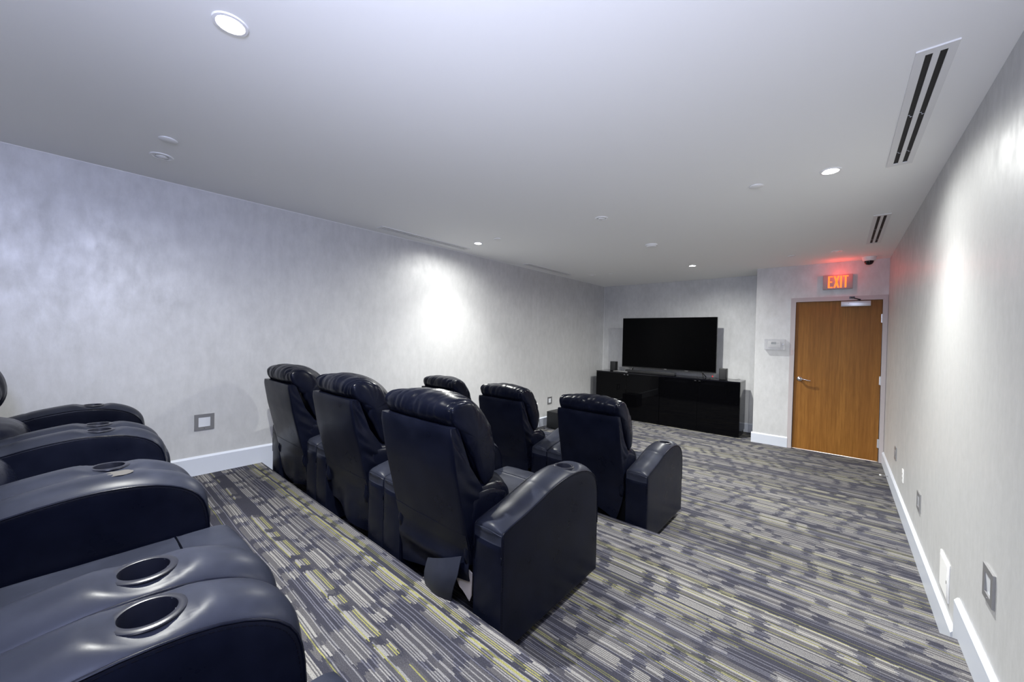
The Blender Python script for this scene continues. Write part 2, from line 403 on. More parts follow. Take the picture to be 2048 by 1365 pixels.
cover(.884, 2.853, 'small plain cover plate just right of the left downlight')
cover(.877, 5.728, 'faint small cover plate near the far left ceiling corner')
cover(3.376, 5.708, 'faint plain cover plate left of the red glow by the exit sign')
t = thing('smoke_detector', (2.171, 4.125, H), 'white round smoke detector in the middle of the far ceiling', 'smoke detector')
obj('detector_base', lathe(B(), [(0, 0), (.068, 0), (.068, -.012), (.062, -.016), (0, -.016)]), MWHITE, t, 40)
obj('detector_head', lathe(B(), [(0, -.030), (.035, -.030), (.052, -.025), (.056, -.016), (0, -.016)]), MWHITE, t, 40)
t = thing('security_camera', (4.13, 6.33, H), 'white dome security camera on the ceiling near the exit sign', 'security camera')
obj('mount', lathe(B(), [(0, 0), (.070, 0), (.070, -.012), (.062, -.045), (.048, -.052), (0, -.052)]), MWHITE, t, 40)
obj('smoked_dome', lathe(B(), [(.046, -.050), (.045, -.066), (.038, -.084), (.025, -.096), (.010, -.101), (0, -.102), ]), MDOME, t, 60)
bm = cyl(B(), (-.012, -.010, -.075), .016, .03, 16, 'Y'); obj('lens', bm, MCHROME, t)
def vent(x0, x1, y0, y1, label):
    xc = (x0+x1)/2; yc = (y0+y1)/2; hwv = (x1-x0)/2; hl = (y1-y0)/2
    t = thing('linear_vent', (xc, yc, H), label, 'ceiling vent', 'slotted linear ceiling vents')
    bm = B(); z0, z1 = -.006, 0.0
    xs = [-hwv, -.028, -.008, .011, .031, hwv]
    box(bm, (xs[0], -hl, z0), (xs[1], hl, z1)); box(bm, (xs[2], -hl, z0), (xs[3], hl, z1)); box(bm, (xs[4], -hl, z0), (xs[5], hl, z1))
    for a, b in ((-hl, -hl+.035), (hl-.035, hl)):
        box(bm, (xs[1], a, z0), (xs[2], b, z1)); box(bm, (xs[3], a, z0), (xs[4], b, z1))
    obj('vent_frame', bm, MVENT, t)
    for (a, b) in ((xs[1], xs[2]), (xs[3], xs[4])):
        s = obj('air_slot', box(B(), (a, -hl+.035, -.0015), (b, hl-.035, -.0003)), MDARK, t)
        for yy in (-.05, .42): obj('deflector_clip', tube(B(), [((a+b)/2-.009, yy-.02, -.003), ((a+b)/2-.002, yy-.02, -.003), ((a+b)/2, yy, -.003), ((a+b)/2+.009, yy, -.003)], .0008, 4), MALU, s)
vent(4.067, 4.180, 1.767, 3.007, 'long white double slot vent nearest the camera along the right wall')
vent(4.067, 4.180, 4.20, 5.44, 'farther double slot vent along the right wall toward the door')
vent(.156, .269, 1.767, 3.007, 'nearer slot vent along the left wall beside a lit downlight')
vent(.156, .269, 4.20, 5.44, 'farther slot vent along the left wall near the television corner')

# ================================================================== WALL THINGS
def step_light(side, y, z, label):
    x = 0 if side > 0 else W
    t = thing('step_light', (x, y, z), label, 'step light', 'square step lights low on the walls')
    s = side; a = .064
    bm = B(); d = .008
    for (y0, y1, z0, z1) in ((-a, a, a-.026, a), (-a, a, -a, -a+.026), (-a, -a+.026, -a+.026, a-.026), (a-.026, a, -a+.026, a-.026)):
        box(bm, (0, y0, z0), (s*d, y1, z1))
    obj('frame', bm, MSTEEL, t)
    bm = B(); v = [bm.verts.new(p) for p in ((s*.006, -a+.026, a-.026), (s*.006, a-.026, a-.026), (s*.001, a-.026, -a+.026), (s*.001, -a+.026, -a+.026))]; bm.faces.new(v)
    obj('lens', bm, MLENSG, t); bm = cyl(B(), (s*.008, .0, -a+.013), .003, .002, 10, 'X'); obj('screw', bm, MCHROME, t)
step_light(1, .382, .798, 'steel framed step light on the left wall above the white baseboard')
step_light(1, 5.22, .42, 'small step light on the far left wall behind the front chairs')
step_light(-1, 1.99, .625, 'largest step light on the right wall, nearest the camera')
step_light(-1, 3.665, .42, 'middle step light of three on the right wall')
step_light(-1, 5.19, .43, 'step light on the right wall nearest the door')
def outlet(side, y, z, label):
    x = 0 if side > 0 else W; s = side
    t = thing('wall_outlet', (x, y, z), label, 'outlet')
    obj('cover_plate', box(B(), (0, -.036, -.058), (s*.006, .036, .058), .002, 2), MWHITE, t, 40)
    for zz in (-.020, .020):
        bm = B()
        for yy in (-.006, .006): box(bm, (s*.0058, yy-.0013, zz-.006), (s*.0066, yy+.0013, zz+.006))
        box(bm, (s*.0058, -.006, zz-.0085), (s*.0066, .006, zz-.006)); obj('socket', bm, MBLACK, t)
outlet(-1, 4.59, .36, 'white outlet plate on the right wall between the two far step lights')
outlet(1, 4.84, .36, 'white outlet plate on the left wall beside a front chair headrest')
t = thing('access_panel', (W, 2.76, .305), 'white square access panel low on the right wall above the baseboard', 'access panel')
obj('panel_frame', box(B(), (-.006, -.108, -.100), (0, .108, .100), .002, 2), MWHITE, t, 40)
obj('panel_door', box(B(), (-.0085, -.092, -.084), (-.0055, .092, .084), .001, 1), MWHITE, t, 40)
obj('latch', box(B(), (-.010, -.085, -.008), (-.008, -.078, .008)), MSTEEL, t)
t = thing('door_stop', (W-BT, 5.62, .075), 'small spring door stop sticking out from the right baseboard', 'door stop')
pts = [Vector((-.004-.055*k/90, .0055*math.cos(k*.9), .0055*math.sin(k*.9))) for k in range(91)]
obj('spring', tube(B(), pts, .0013, 5), MCHROME, t); obj('rubber_tip', cyl(B(), (-.066, 0, 0), .0075, .016, 16, 'X'), MWHITE, t); obj('base', cyl(B(), (-.002, 0, 0), .010, .004, 16, 'X'), MCHROME, t)
# thermostat in its clear guard
t = thing('thermostat', (3.14, D2, 1.508), 'white thermostat under a clear plastic guard left of the door', 'thermostat')
bo = obj('body', box(B(), (-.085, -.026, -.044), (.070, 0, .044), .004, 2), mat('thermostat_plastic', (.60,.60,.60), .4), t, 40)
obj('display', box(B(), (-.045, -.0275, .0), (.018, -.0255, .036), .001, 1), MLCD, bo)
for q in range(6): obj('button', box(B(), (-.055+q*.019, -.0275, -.026), (-.044+q*.019, -.0258, -.020), .0008, 1), MSTEEL, bo)
for p in ((.035, .026), (.035, .008), (.026, .017), (.046, .017)): obj('button', box(B(), (p[0]-.004, -.0275, p[1]-.004), (p[0]+.004, -.0258, p[1]+.004), .0008, 1), MSTEEL, bo)
bm = B(); a, h_, dd, th = .126, .078, .062, .003
box(bm, (-a, -dd, -h_), (a, -dd+th, h_)); box(bm, (-a, -dd+th, -h_), (-a+th, 0, h_)); box(bm, (a-th, -dd+th, -h_), (a, 0, h_))
box(bm, (-a+th, -dd+th, h_-th), (a-th, 0, h_)); box(bm, (-a+th, -dd+th, -h_), (a-th, 0, -h_+th))
obj('clear_guard', bm, MCLEAR, t)
bm = cyl(B(), (a-.02, -dd-.003, .005), .008, .006, 14, 'Y'); obj('lock', bm, MCHROME, t)
# exit sign
t = thing('exit_sign', (3.829, D2, 2.383), 'lit exit sign with orange red letters above the wooden door', 'exit sign')
obj('housing', box(B(), (-.155, -.048, -.100), (.155, 0, .098), .004, 2), MSIGN, t, 40)
def letter(ch, x0, wd, h, st):
    bm = B(); y0, y1 = -.0505, -.0475; z0 = -h/2
    R = lambda a, b, c, d: box(bm, (x0+a, y0, z0+b), (x0+c, y1, z0+d))
    if ch == 'E': R(0, 0, st, h); R(st, 0, wd, st*.8); R(st, h/2-st*.4, wd*.85, h/2+st*.4); R(st, h-st*.8, wd, h)
    if ch == 'I': R(0, 0, st, h)
    if ch == 'T': R(wd/2-st/2, 0, wd/2+st/2, h-st*.8); R(0, h-st*.8, wd, h)
    if ch == 'X':
        m = wd/2; q = st*1.05
        def Q(*p): prism(bm, [(x0+a, z0+b) for a, b in p], 'Y', y0, y1)
        c = h/2; g = q*.62
        Q((0, 0), (q, 0), (m+g*.9, c), (m-g*.9, c)); Q((wd-q, 0), (wd, 0), (m+g*.9, c), (m-g*.9, c))
        Q((m-g*.9, c), (m+g*.9, c), (q, h), (0, h)); Q((m-g*.9, c), (m+g*.9, c), (wd, h), (wd-q, h))
    return bm
hh = .160; xs = -.100
for ch, wd in (('E', .050), ('X', .060), ('I', .020), ('T', .054)):
    obj('letter_' + ch.lower(), letter(ch, xs, wd, hh, .0175), MLET, t); xs += wd+.0085
pl = bpy.data.lights.new('sign_glow', 'POINT'); pl.energy = 1.1; pl.color = (1, .07, .04); pl.shadow_soft_size = .01
po = bpy.data.objects.new('sign_glow', pl); COL.objects.link(po); po.parent = t; po.location = (.02, -.17, .10)

# ================================================================== TELEVISION SIDE
def cabinet(x0, x1, label, n):
    t = thing('media_cabinet', ((x0+x1)/2, 6.60, 0), label, 'cabinet', 'black gloss media cabinets'); wd = x1-x0; hw = wd/2
    bm = B(); dep = .46
    box(bm, (-hw, .022, .075), (-hw+.018, dep, .872)); box(bm, (hw-.018, .022, .075), (hw, dep, .872)); box(bm, (-hw+.018, .03, .075), (hw-.018, dep, .093)); box(bm, (-hw+.018, dep-.01, .093), (hw-.018, dep, .872))
    obj('body', bm, MCABSIDE, t)
    obj('cabinet_top', box(B(), (-hw, 0, .872), (hw, dep, .895), .001, 1), MCABSIDE, t)
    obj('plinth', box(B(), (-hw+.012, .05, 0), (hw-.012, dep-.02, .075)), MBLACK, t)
    for s in (-1, 1):
        a, b = (-hw+.002, -.0015) if s < 0 else (.0015, hw-.002)
        d = obj('door', box(B(), (a, .0, .022), (b, .020, .868), .001, 1), MGLOSS, t)
        hx = s*.032
        obj('handle', box(B(), (hx-.015, -.010, .852), (hx+.015, 0, .860), .001, 1), MCHROME, d)
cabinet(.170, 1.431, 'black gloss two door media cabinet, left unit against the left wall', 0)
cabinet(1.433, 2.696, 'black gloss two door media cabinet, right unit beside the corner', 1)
# television
TX0, TX1, TZ0, TZ1, TY = .588, 2.287, .985, 1.950, 6.86
t = thing('television', ((TX0+TX1)/2, TY, .895), 'large black flat television standing on the gloss cabinets', 'television')
hw = (TX1-TX0)/2; z0 = TZ0-.895; z1 = TZ1-.895
obj('housing', join_bm(box(B(), (-hw, .004, z0), (hw, .030, z1), .002, 1), box(B(), (-hw*.75, .030, z0+.05), (hw*.75, .062, z0+.60), .01, 2)), MBEZEL, t, 40)
obj('screen', box(B(), (-hw+.008, .001, z0+.020), (hw-.008, .005, z1-.008)), MSCREEN, t)
obj('maker_mark', box(B(), (-.022, .0, z0+.006), (.022, .0045, z0+.013)), MSTEEL, t)
obj('status_strip', box(B(), (.34, .0, z0+.004), (.40, .0045, z0+.008)), MSTEEL, t)
for s in (-1, 1):
    bm = B(); xx = s*.62
    for q in (-1, 1): tube(bm, [(xx, .018, z0+.01), (xx+s*.03, .018+q*.04, .045), (xx+s*.05, .018+q*.09, .0085)], .007, 8)
    obj('foot', bm, MBEZEL, t, 50)
t = thing('soundbar', (1.20, 6.715, .895), 'long black soundbar lying on the cabinets below the television', 'soundbar')
obj('body', box(B(), (-.46, -.04, 0), (.46, .04, .055), .008, 3), MBLACK, t, 40)
obj('end_cap', box(B(), (.462, -.041, -.0), (.472, .041, .058), .004, 2), MBEZEL, t, 40)
def speaker(x, label):
    t = thing('satellite_speaker', (x, 6.80, .895), label, 'speaker', 'small black satellite speakers')
    obj('cabinet_body', box(B(), (-.055, -.055, 0), (.055, .06, .188), .006, 3), MBLACK, t, 40)
    obj('grille', box(B(), (-.048, -.060, .008), (.048, -.054, .180), .004, 2), mat('grille_cloth', (.016,.016,.018), .8), t, 40)
speaker(.447, 'small black speaker on the cabinet left of the television')
speaker(2.412, 'small black speaker on the cabinet right of the television')
t = thing('disc_player', (.66, 6.665, .895), 'flat silver grey player beside the left speaker', 'media player')
obj('case', box(B(), (-.13, -.06, 0), (.13, .10, .018), .003, 2), mat('silver_case', (.42,.42,.43), .3, metal=.5), t, 40)
obj('front_strip', box(B(), (-.125, -.062, .004), (.125, -.059, .014)), MBLACK, t)
def cable(name, pts, r, label, m=None):
    o = obj(name, tube(B(), catmull(pts, 6), r, 6), m or MBLACK, None, 60); tag(o, label, 'cable'); return o
random.seed(4)
def squig(x0, x1, y, z, n, a, s):
    random.seed(s); return [(x0+(x1-x0)*k/(n-1), y+random.uniform(-a, a), z+random.uniform(0, .022)) for k in range(n)]
cable('cable', squig(2.02, 2.34, 6.69, .900, 9, .04, 2), .0035, 'black cables tangled under the right end of the television')
o = obj('power_plug', box(B(), (2.262, 6.70, .930), (2.278, 6.715, .955), .002, 2), MRED, None); tag(o, 'tiny red plug among the cables right of the television', 'plug')
cable('cable', squig(.50, .62, 6.82, .900, 6, .03, 9), .0035, 'thin cable lying behind the left speaker and the player')
cable('cable', [(2.45, 6.86, .92), (2.50, 6.92, .905), (2.56, 6.98, .90), (2.60, 7.08, .90), (2.62, 7.15, .86)], .0025, 'thin pale cable trailing behind the right speaker', mat('pale_cable', (.3,.3,.32), .5))
# subwoofer
t = thing('subwoofer', (.30, 5.12, 0), 'black box subwoofer on the floor by the left wall', 'subwoofer', rot=(0, 0, .0))
obj('cabinet_body', box(B(), (-.16, -.17, .015), (.16, .17, .285), .006, 3), mat('sub_lacquer', (.006,.0065,.008), .4, spec=.3), t, 40)
obj('grille', box(B(), (.158, -.15, .03), (.168, .15, .27), .004, 2), MBLACK, t, 40)
for a in (-.12, .12):
    for b in (-.13, .13): obj('foot', cyl(B(), (a, b, .0075), .018, .015, 16), MBLACK, t)
cable('cable', [(.008, 4.84, .33), (.05, 4.85, .15), (.07, 4.86, .02), (.12, 4.80, .006), (.20, 4.76, .05), (.16, 4.86, .012), (.09, 4.78, .03), (.14, 4.70, .008), (.24, 4.78, .006), (.24, 4.93, .03)], .004, 'black cables coiled on the floor beside the subwoofer')

# ================================================================== RECLINERS
CW, AW = .888, .158           # chair width, arm width
IH = .272                     # half clear width between the arms
ARM = [(0, .06), (0, .30), (0, .515), (.004, .545), (.016, .558), (.08, .574), (.16, .590), (.25, .614), (.35, .641), (.43, .655), (.50, .662), (.57, .661),
       (.64, .652), (.70, .632), (.745, .604), (.775, .568), (.790, .520), (.797, .44), (.800, .25), (.800, .06)]
CUPY = .568
def arm_mesh(cup=True, notch=False):
    """leather arm, x in [-AW/2, AW/2]; smooth top band and two side panels"""
    path = catmull([(a, b, 0) for a, b in ARM], 5); path = [(p.x, p.y) for p in path]
    dense = [path[0]]
    for p in path[1:]:
        q = dense[-1]; n = max(1, int(math.hypot(p[0]-q[0], p[1]-q[1])/.010))
        for k in range(1, n+1): dense.append((q[0]+(p[0]-q[0])*k/n, q[1]+(p[1]-q[1])*k/n))
    path = dense; n = len(path); NT_ = 18
    bm = B(); rows = []
    for i, (y, z) in enumerate(path):
        a = path[max(0, i-1)]; b = path[min(n-1, i+1)]; ty, tz = b[0]-a[0], b[1]-a[1]; L = math.hypot(ty, tz); ny, nz = -tz/L, ty/L
        topness = max(0, nz)**.7 if z > .5 else max(0, (z-.42)/.08)*.4*max(0, 1)
        crown = .006+.024*min(1, topness)
        row = []
        for k in range(NT_+1):
            t = -1+2*k/NT_; e = 1-abs(t)**2.6
            x = t*AW/2
            d = crown*e
            if cup:
                r = math.hypot(x, y-CUPY)
                if z > .5 and r < .085: d -= .011*(.5+.5*math.cos(PI*min(1, max(0, (r-.052))/.033)))
            if topness > .2: d += .0018*noise.noise(Vector((x*14, y*9, 3.3)))
            dc = -.004*math.exp(-((y-.315)/.005)**2) if z > .5 else 0
            row.append(bm.verts.new((x, y+ny*(d+dc), z+nz*(d+dc))))
        rows.append(row)
    bot = [bm.verts.new((v.co.x, .0, .06)) for v in rows[0]]
    for i in range(n-1):
        for k in range(NT_):
            f = bm.faces.new((rows[i][k], rows[i+1][k], rows[i+1][k+1], rows[i][k+1]))
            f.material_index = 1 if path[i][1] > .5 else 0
            c = f.calc_center_median()
            if cup and c.z > .5 and math.hypot(c.x, c.y-CUPY) < .0450: bm.faces.remove(f)
    # sides
    for s, k in ((-1, 0), (1, NT_)):
        edge = [r[k] for r in rows]
        prev = edge
        for q in range(1, 5):
            f_ = (.010, .03, .10, .30)[q-1]; puff = (.0015, .0025, .003, .003)[q-1]
            ring = []
            for v in edge:
                cy, cz = .42, .30
                ring.append(bm.verts.new((v.co.x+s*puff, v.co.y+(cy-v.co.y)*f_, v.co.z+(cz-v.co.z)*f_)))
            for i in range(n-1): bm.faces.new((prev[i], prev[i+1], ring[i+1], ring[i]))
            bm.faces.new((prev[-1], prev[0], ring[0], ring[-1])); prev = ring
        bm.faces.new(prev)
    bm.faces.new([r[0] for r in [rows[0]]] + []) if False else None
    bmesh.ops.remove_doubles(bm, verts=bm.verts[:], dist=1e-6)
    return bm, path
def stitch_mesh(path, side):
    bm = B(); acc = 0; last = None; x = side*(AW/2-.0015)
    for (a, b) in zip(path, path[1:]):
        if a[1] < .10: continue
        y, z = (a[0]+b[0])/2, (a[1]+b[1])/2
        cy, cz = .42, .30; k = .022
        ps = [(x+side*.0042, p[0]+(cy-p[0])*k, p[1]+(cz-p[1])*k) for p in (a, b)]
        d = Vector(ps[1])-Vector(ps[0])
        if d.length < .004: continue
        tube(bm, [Vector(ps[0])+d*.15, Vector(ps[0])+d*.75], .0008, 4)
    return bm
def piping_mesh(path, side):
    pts = [(side*(AW/2+.0005), p[0], p[1]) for p in path[::3] if p[1] > .30]
    return tube(B(), pts, .0030, 6)
def cup_mesh():
    bm = B()
    prof = [(.0370, -.070), (.0388, -.003), (.0395, .0002), (.0415, .0010), (.049, .0006), (.0520, -.0008), (.0528, -.003), (.050, -.006)]
    lathe(bm, [(0, -.070)] + prof, seg=48)
    # open the top: lathe closes last ring only when it is a single ring; remove n-gon on the last ring
    for f in [f for f in bm.faces if len(f.verts) > 10 and f.calc_center_median().z > -.03]: bm.faces.remove(f)
    return bm
def loop_body(center, edge, halfw, nseg=5, nx=44, cap=.10, wr=None, seed=0, taper=0., bow=0.):
    """closed YZ loop (center and edge versions) swept over x with rounded, wrinkled ends"""
    C_ = catmull([(a, b, 0) for a, b in center], nseg, True); E_ = catmull([(a, b, 0) for a, b in edge], nseg, True)
    n = len(C_); mc = Vector((sum(p.x for p in E_)/n, sum(p.y for p in E_)/n, 0))
    bm = B(); rings = []
    for i in range(nx+1):
        u = -1+2*i/nx; u = math.copysign(1-(1-abs(u))**1.5, u)   # more rows at the ends
        f = abs(u)**2.2
        e = max(0, (abs(u)-(1-cap))/cap); sc = math.sqrt(max(0, 1-e*e))*.94+.06
        ring = []
        for j in range(n):
            p = C_[j]*(1-f)+E_[j]*f
            mid = Vector((sum(q.x for q in C_)/n, sum(q.y for q in C_)/n, 0))*(1-f)+mc*f
            p = mid+(p-mid)*sc
            x = u*halfw*(1-taper*max(0, (1.0-p.y)))
            if wr:
                dn = (p-mid); ln = max(.02, dn.length); dn /= ln
                p = p+dn*wr(x/halfw, p.x, p.y, math.atan2(dn.y, dn.x))*(1 if sc > .35 else .4)
            ring.append(bm.verts.new((x, p.x, p.y+bow*(1-abs(u)**2))))
        rings.append(ring)
    for i in range(nx):
        for j in range(n): bm.faces.new((rings[i][j], rings[i][(j+1) % n], rings[i+1][(j+1) % n], rings[i+1][j]))
    bm.faces.new(rings[0]); bm.faces.new(rings[-1]); return bm
def pillow_wr(seed):
    def w(u, y, z, ang):
        N = noise.noise
        e = max(0, abs(u)-.42)/.58
        a = .0045*e*math.sin(ang*5+4*N(Vector((u*3, seed, ang))))
        b = .0060*N(Vector((u*6+seed+ang*.9, ang*.7, 1.7)))
        c = .0042*N(Vector((u*15+ang*1.6, ang*.9+seed, 5.1)))*(.4+.6*e)
        f = abs(N(Vector((u*5.5+ang*1.6, seed*2.0, ang*.9)))); r = .010*max(0, 1-f*7)
        return a+b+c-r*(.45+.55*e)
    return w
PIL_C = [(-.092, .974), (-.118, 1.012), (-.112, 1.064), (-.070, 1.094), (.000, 1.098), (.080, 1.080), (.165, 1.030), (.228, .960), (.262, .880), (.262, .800), (.215, .725), (.130, .700), (.085, .735), (.020, .850), (-.04, .945)]
PIL_E = [(-.078, .974), (-.098, 1.008), (-.104, 1.046), (-.070, 1.066), (-.020, 1.064), (.020, 1.040), (.062, .990), (.098, .930), (.128, .860), (.145, .790), (.132, .705), (.100, .680), (.065, .715), (.005, .840), (-.05, .940)]
LUM_C = [(.04, .70), (.12, .708), (.22, .700), (.305, .665), (.345, .600), (.338, .530), (.270, .478), (.18, .46), (.09, .47), (.04, .55)]
LUM_E = [(.03, .67), (.10, .676), (.17, .668), (.230, .635), (.255, .585), (.250, .530), (.220, .485), (.16, .46), (.09, .47), (.04, .54)]
def shell_mesh(seed=0):
    rear = [(.968, -.122, .262), (.93, -.118, .266), (.78, -.092, .268), (.56, -.040, .268), (.42, -.004, .266), (.30, .012, .262), (.18, .02, .26)]
    front = [(.99, -.075), (.93, -.055), (.79, .0), (.69, .07), (.56, .13), (.30, .15), (.18, .15)]
    bm = B(); rows = []; N = 26; zs = [.972-(.972-.40)*k/44 for k in range(45)]
    rear = sorted(rear); front = sorted(front)
    for z in zs:
        y, hwid = lerp(rear, z); yf, = lerp(front, z); ring = []
        b = .006; pts = []
        top = min(1, (.972-z)/.02)
        inset = .004*(1-top)
        for k in range(N+1):
            u = -1+2*k/N; pts.append((u*(hwid-b), y+inset - .006*(1-abs(u)**3)*min(1, (.975-z)*8) + .0015*noise.noise(Vector((u*2, z*5, seed)))))
        L = [( -hwid+b*.3, y+inset+b*.3), (-hwid-.002, y+inset+b)]; R = [(-a, c) for a, c in L[::-1]]
        side = []
        for q in range(1, 9):
            t = q/8; wr = .012*noise.noise(Vector((t*1.2+seed, z*24+t*3, 1.0)))*math.sin(PI*t)
            side.append((t, wr))
        r_ = [(a, c) for a, c in pts]
        right = [(hwid-b*.3, y+inset+b*.3), (hwid+.002, y+inset+b)] + [(hwid+.002-.012*t+wv, y+inset+b+(yf-y-b)*t) for t, wv in side]
        left = [(-a, c) for a, c in right][::-1]
        for a, c in left + r_ + right: ring.append(bm.verts.new((a, c, z)))
        rows.append(ring)
    for i in range(len(rows)-1):
        n = len(rows[i])
        for k in range(n-1): bm.faces.new((rows[i][k], rows[i][k+1], rows[i+1][k+1], rows[i+1][k]))
        bm.faces.new((rows[i][-1], rows[i][0], rows[i+1][0], rows[i+1][-1]))
    bm.faces.new(rows[0]); bm.faces.new(rows[-1]); return bm
def flap_mesh(seed, torn=False):
    """loose leather skirt carrying the rear panel down behind the seat, with thickness"""
    bm = B(); nx, nz = 28, 26; random.seed(seed); G = []
    for side in (0, 1):
        g = []
        for i in range(nz+1):
            t = i/nz; row = []
            for k in range(nx+1):
                u = -1+2*k/nx
                low = .205+.02*math.sin(u*2.3+seed*1.7)-.03*u
                if torn: low = .175+.065*max(0, u+1)*.9
                z = .50-(.50-low)*t
                y, = lerp([(.18, .012), (.30, .010), (.42, -.004), (.56, -.040)], z)
                loose = max(0, (.42-z)/.22)
                y += -.006*(1-abs(u)**3)-.0012
                y += loose*(.012*math.sin(u*2.6+seed*2)+.018*noise.noise(Vector((u*1.6+seed, z*4, seed*.7))))
                if torn: y += .008*max(0, min(1, (.30-z)/.05))-.016*math.exp(-((z-.335)/.035)**2)*(1-u*u*.5)
                hwid = .2665-(.006 if torn else .045)*loose**1.6
                row.append(bm.verts.new((u*hwid, y+side*.004, z)))
            g.append(row)
        G.append(g)
    for g in G:
        for i in range(nz):
            for k in range(nx): bm.faces.new((g[i][k], g[i][k+1], g[i+1][k+1], g[i+1][k]))
    a, b = G
    for k in range(nx): bm.faces.new((a[nz][k], a[nz][k+1], b[nz][k+1], b[nz][k])); bm.faces.new((a[0][k], a[0][k+1], b[0][k+1], b[0][k]))
    for i in range(nz): bm.faces.new((a[i][0], a[i+1][0], b[i+1][0], b[i][0])); bm.faces.new((a[i][nx], a[i+1][nx], b[i+1][nx], b[i][nx]))
    return bm
def curl_mesh():
    """torn strip folded outward and hanging lower than the rest of the flap"""
    bm = B(); nx, nz = 12, 16; G = []
    for side in (0, 1):
        g = []
        for i in range(nz+1):
            t = i/nz; row = []
            for k in range(nx+1):
                u = k/nx
                xl, xr = lerp([(0, .0, .235), (.25, .0, .232), (.5, .01, .205), (.75, .04, .18), (1, .10, .155)], t)
                x = xl+(xr-xl)*u; z = .40-.31*t - .10*(1-u)*(1-t)
                y = -.030-.022*math.sin(PI*min(1, t*1.2))-.015*math.sin(PI*u)
                row.append(bm.verts.new((x, y+side*.004, z)))
            g.append(row)
        G.append(g)
    for g in G:
        for i in range(nz):
            for k in range(nx): bm.faces.new((g[i][k], g[i][k+1], g[i+1][k+1], g[i+1][k]))
    a, b = G
    for k in range(nx): bm.faces.new((a[nz][k], a[nz][k+1], b[nz][k+1], b[nz][k])); bm.faces.new((a[0][k], a[0][k+1], b[0][k+1], b[0][k]))
    for i in range(nz): bm.faces.new((a[i][0], a[i+1][0], b[i+1][0], b[i][0])); bm.faces.new((a[i][nx], a[i+1][nx], b[i+1][nx], b[i][nx]))
    return bm
def seat_mesh():
    C_ = [(.20, .36), (.20, .44), (.26, .470), (.40, .475), (.56, .474), (.680, .4735), (.699, .466), (.700, .38), (.66, .34), (.40, .33), (.25, .33)]
    E_ = [(.20, .36), (.20, .43), (.26, .460), (.40, .465), (.56, .466), (.680, .4655), (.698, .458), (.699, .38), (.66, .345), (.40, .34), (.25, .34)]
    return loop_body(C_, E_, IH-.002, 5, 28, .035, lambda u, y, z, a: .003*noise.noise(Vector((u*4, y*9, z*3))))
def foot_mesh():
    C_ = [(.701, .36), (.7015, .466), (.712, .4735), (.775, .4745), (.838, .468), (.862, .43), (.864, .28), (.838, .14), (.815, .095), (.76, .09), (.74, .12), (.73, .28)]
    E_ = [(.701, .36), (.7015, .458), (.712, .4655), (.772, .467), (.832, .460), (.856, .42), (.858, .28), (.832, .14), (.81, .105), (.76, .10), (.74, .12), (.73, .28)]
    return loop_body(C_, E_, IH-.002, 5, 28, .04, lambda u, y, z, a: .003*noise.noise(Vector((u*4, y*9, z*3))))
def wing_mesh(s):
    bm = B(); C_ = [(-.01, .36), (.0, .52), (.02, .64), (.07, .665), (.14, .655), (.215, .625), (.235, .60), (.20, .55), (.17, .45), (.16, .36)]
    E_ = [(.0, .37), (.01, .52), (.03, .625), (.07, .645), (.14, .64), (.200, .612), (.215, .60), (.19, .55), (.16, .45), (.15, .37)]
    b = loop_body(C_, E_, .022, 3, 10, .5, lambda u, y, z, a: .004*noise.noise(Vector((y*22, z*22, s*3.))))
    bmesh.ops.translate(b, verts=b.verts[:], vec=(s*(IH-.022), 0, 0)); return b
MESH = {}
def shared(key, fn, name, m, smooth, mats=None):
    """one mesh datum per kind of part"""
    if key not in MESH:
        o = obj(name, fn(), m, None, smooth, mats); MESH[key] = o.data; bpy.data.objects.remove(o)
    return MESH[key]
def part(name, me, parent, loc=(0,0,0), rot=(0,0,0), sc=(1,1,1)):
    o = bpy.data.objects.new(name, me); COL.objects.link(o); o.parent = parent; o.location = loc; o.rotation_euler = rot; o.scale = sc; return o
_bmc, APATH = arm_mesh(True); _bmc.free()
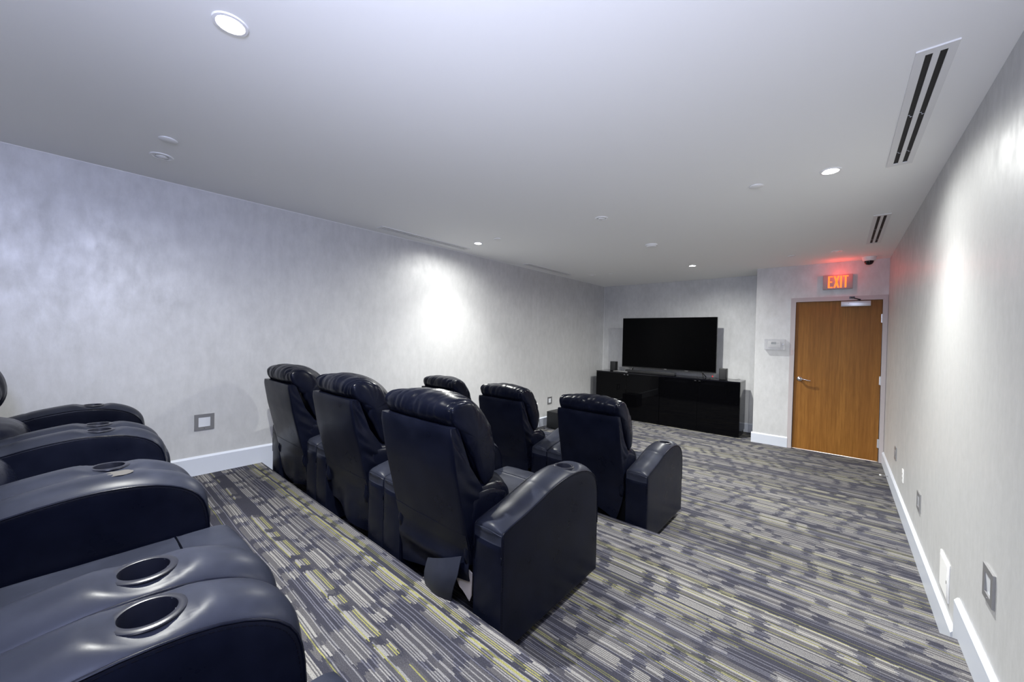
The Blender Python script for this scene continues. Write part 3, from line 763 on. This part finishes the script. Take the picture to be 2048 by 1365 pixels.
def recliner(x, y, z, label, seed, dback=0., torn=False, plain_left=False, lean=0.):
    t = thing('recliner', (x, y, z), label, 'recliner chair', 'black leather home theatre recliners')
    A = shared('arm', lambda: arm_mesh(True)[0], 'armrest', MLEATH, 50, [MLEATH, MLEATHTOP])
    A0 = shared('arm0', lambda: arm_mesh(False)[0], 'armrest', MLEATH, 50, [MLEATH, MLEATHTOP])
    for s in (-1, 1):
        nocup = plain_left and s < 0
        a = part('armrest', A0 if nocup else A, t, (s*(CW/2-AW/2-.0035), 0, 0))
        if nocup:
            bm = B(); R = 22; c = bm.verts.new((0, CUPY, .6935)); ring = []
            for k in range(R):
                an = 2*PI*k/R; rr = .8+.25*noise.noise(Vector((an*1.3, 2, 2)))
                ring.append(bm.verts.new((.040*rr*math.cos(an), CUPY+.048*rr*math.sin(an), .6905+.001*math.cos(an*5))))
            for k in range(R): bm.faces.new((c, ring[k], ring[(k+1) % R]))
            w_ = obj('worn_patch', bm, mat('worn_patch', (.07,.066,.064), .9), a, 60); w_['label'] = 'torn beige grey patch in the leather'
        else:
            part('cup_holder', shared('cup', cup_mesh, 'cup_holder', MCUP, 40), a, (0, CUPY, .6785), (-.03, 0, 0))
        for q in (-1, 1): part('piping', shared('pp%d' % q, lambda q=q: piping_mesh(APATH, q), 'piping', MLEATH, 60), a)
        for q in (-1, 1): part('stitching', shared('st%d' % q, lambda q=q: stitch_mesh(APATH, q), 'stitching', MTHREAD, None), a)
    def foot():
        return box(B(), (-.03, -.03, 0), (.03, .03, .062), .004, 2)
    for s in (-1, 1):
        for yy in (.07, .70): part('foot', shared('foot', foot, 'foot', MBLACK, 40), t, (s*(CW/2-.075), yy, 0))
    part('seat_base', shared('base', lambda: box(B(), (-IH+.006, .17, .07), (IH-.006, .72, .335), .01, 2), 'seat_base', MBLACK, 40), t)
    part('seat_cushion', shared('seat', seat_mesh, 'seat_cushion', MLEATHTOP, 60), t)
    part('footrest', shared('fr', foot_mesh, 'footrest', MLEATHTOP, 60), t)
    bk = {}
    sh = part('back_shell', shared('shell%d' % (seed % 3), lambda: shell_mesh(seed), 'back_shell', MLEATH, 42), t, (0, dback, 0), (lean, 0, 0))
    part('headrest_cushion', shared('pil%d' % (seed % 3), lambda: loop_body(PIL_C, PIL_E, .278, 6, 70, .09, pillow_wr(seed*3.1), taper=.02), 'headrest_cushion', MLEATH, 70), t, (0, dback, 0), (lean, 0, 0))
    part('lumbar_cushion', shared('lum', lambda: loop_body(LUM_C, LUM_E, IH-.004, 5, 34, .10, lambda u, yy, zz, a: .004*noise.noise(Vector((u*8, a*2, 3)))), 'lumbar_cushion', MLEATH, 70), t, (0, dback*.5, 0), (0, 0, 0))
    for s in (-1, 1): part('side_wing', shared('wing%d' % s, lambda s=s: wing_mesh(s), 'side_wing', MLEATH, 60), t, (0, dback*.5, 0))
    part('rear_flap', shared('flapT' if torn else 'flap%d' % (seed % 3), lambda: flap_mesh(seed, torn), 'rear_flap', MLEATH, 60), t, (0, dback, 0))
    if torn:
        bm = B()
        poly = [(.258, .315), (.256, .215), (.246, .188), (.228, .200), (.205, .215), (.180, .225), (.160, .250), (.166, .300), (.200, .318), (.240, .322)]
        prism(bm, poly, 'Y', .012, .017); l_ = obj('torn_lining', bm, MFOAM, t); l_['label'] = 'beige lining showing behind the torn rear flap'
        c_ = obj('torn_strip', curl_mesh(), MLEATHTOP, t, 60); c_['label'] = 'torn strip of leather curling outward'
        bm = box(B(), (-.058, .02, .10), (-.040, .03, .235), .002, 1); obj('recline_bracket', bm, MSTEEL, t)
    return t
# front row on the lowest floor
recliner(2.412, 2.385, 0, 'rightmost recliner of the front row, nearest the wooden door', 1, -.0)
recliner(1.524, 2.385, 0, 'middle recliner of the front row, facing the cabinets', 2, -.03)
recliner(.636, 2.385, 0, 'leftmost front row recliner, mostly hidden behind the middle row', 3, -.05)
# middle row
recliner(2.427, .812, L1, 'rightmost middle row recliner with a torn rear flap, its whole side visible', 4, -.01, torn=True)
recliner(1.539, .812, L1, 'centre recliner of the middle row, seen from behind', 5, .015)
recliner(.651, .812, L1, 'leftmost recliner of the middle row, nearest the left wall', 6, -.005)
# back row
recliner(.677, -.80, L2, 'farthest back row recliner, right beside the left wall, its headrest cut by the frame', 7)
recliner(1.565, -.80, L2, 'second back row recliner from the left wall, between two others', 8)
recliner(2.453, -.79, L2, 'back row recliner whose left arm has a torn patch instead of a cup holder', 9, plain_left=True)
recliner(3.344, -.80, L2, 'nearest back row recliner, only its left arm in view at the bottom', 10)
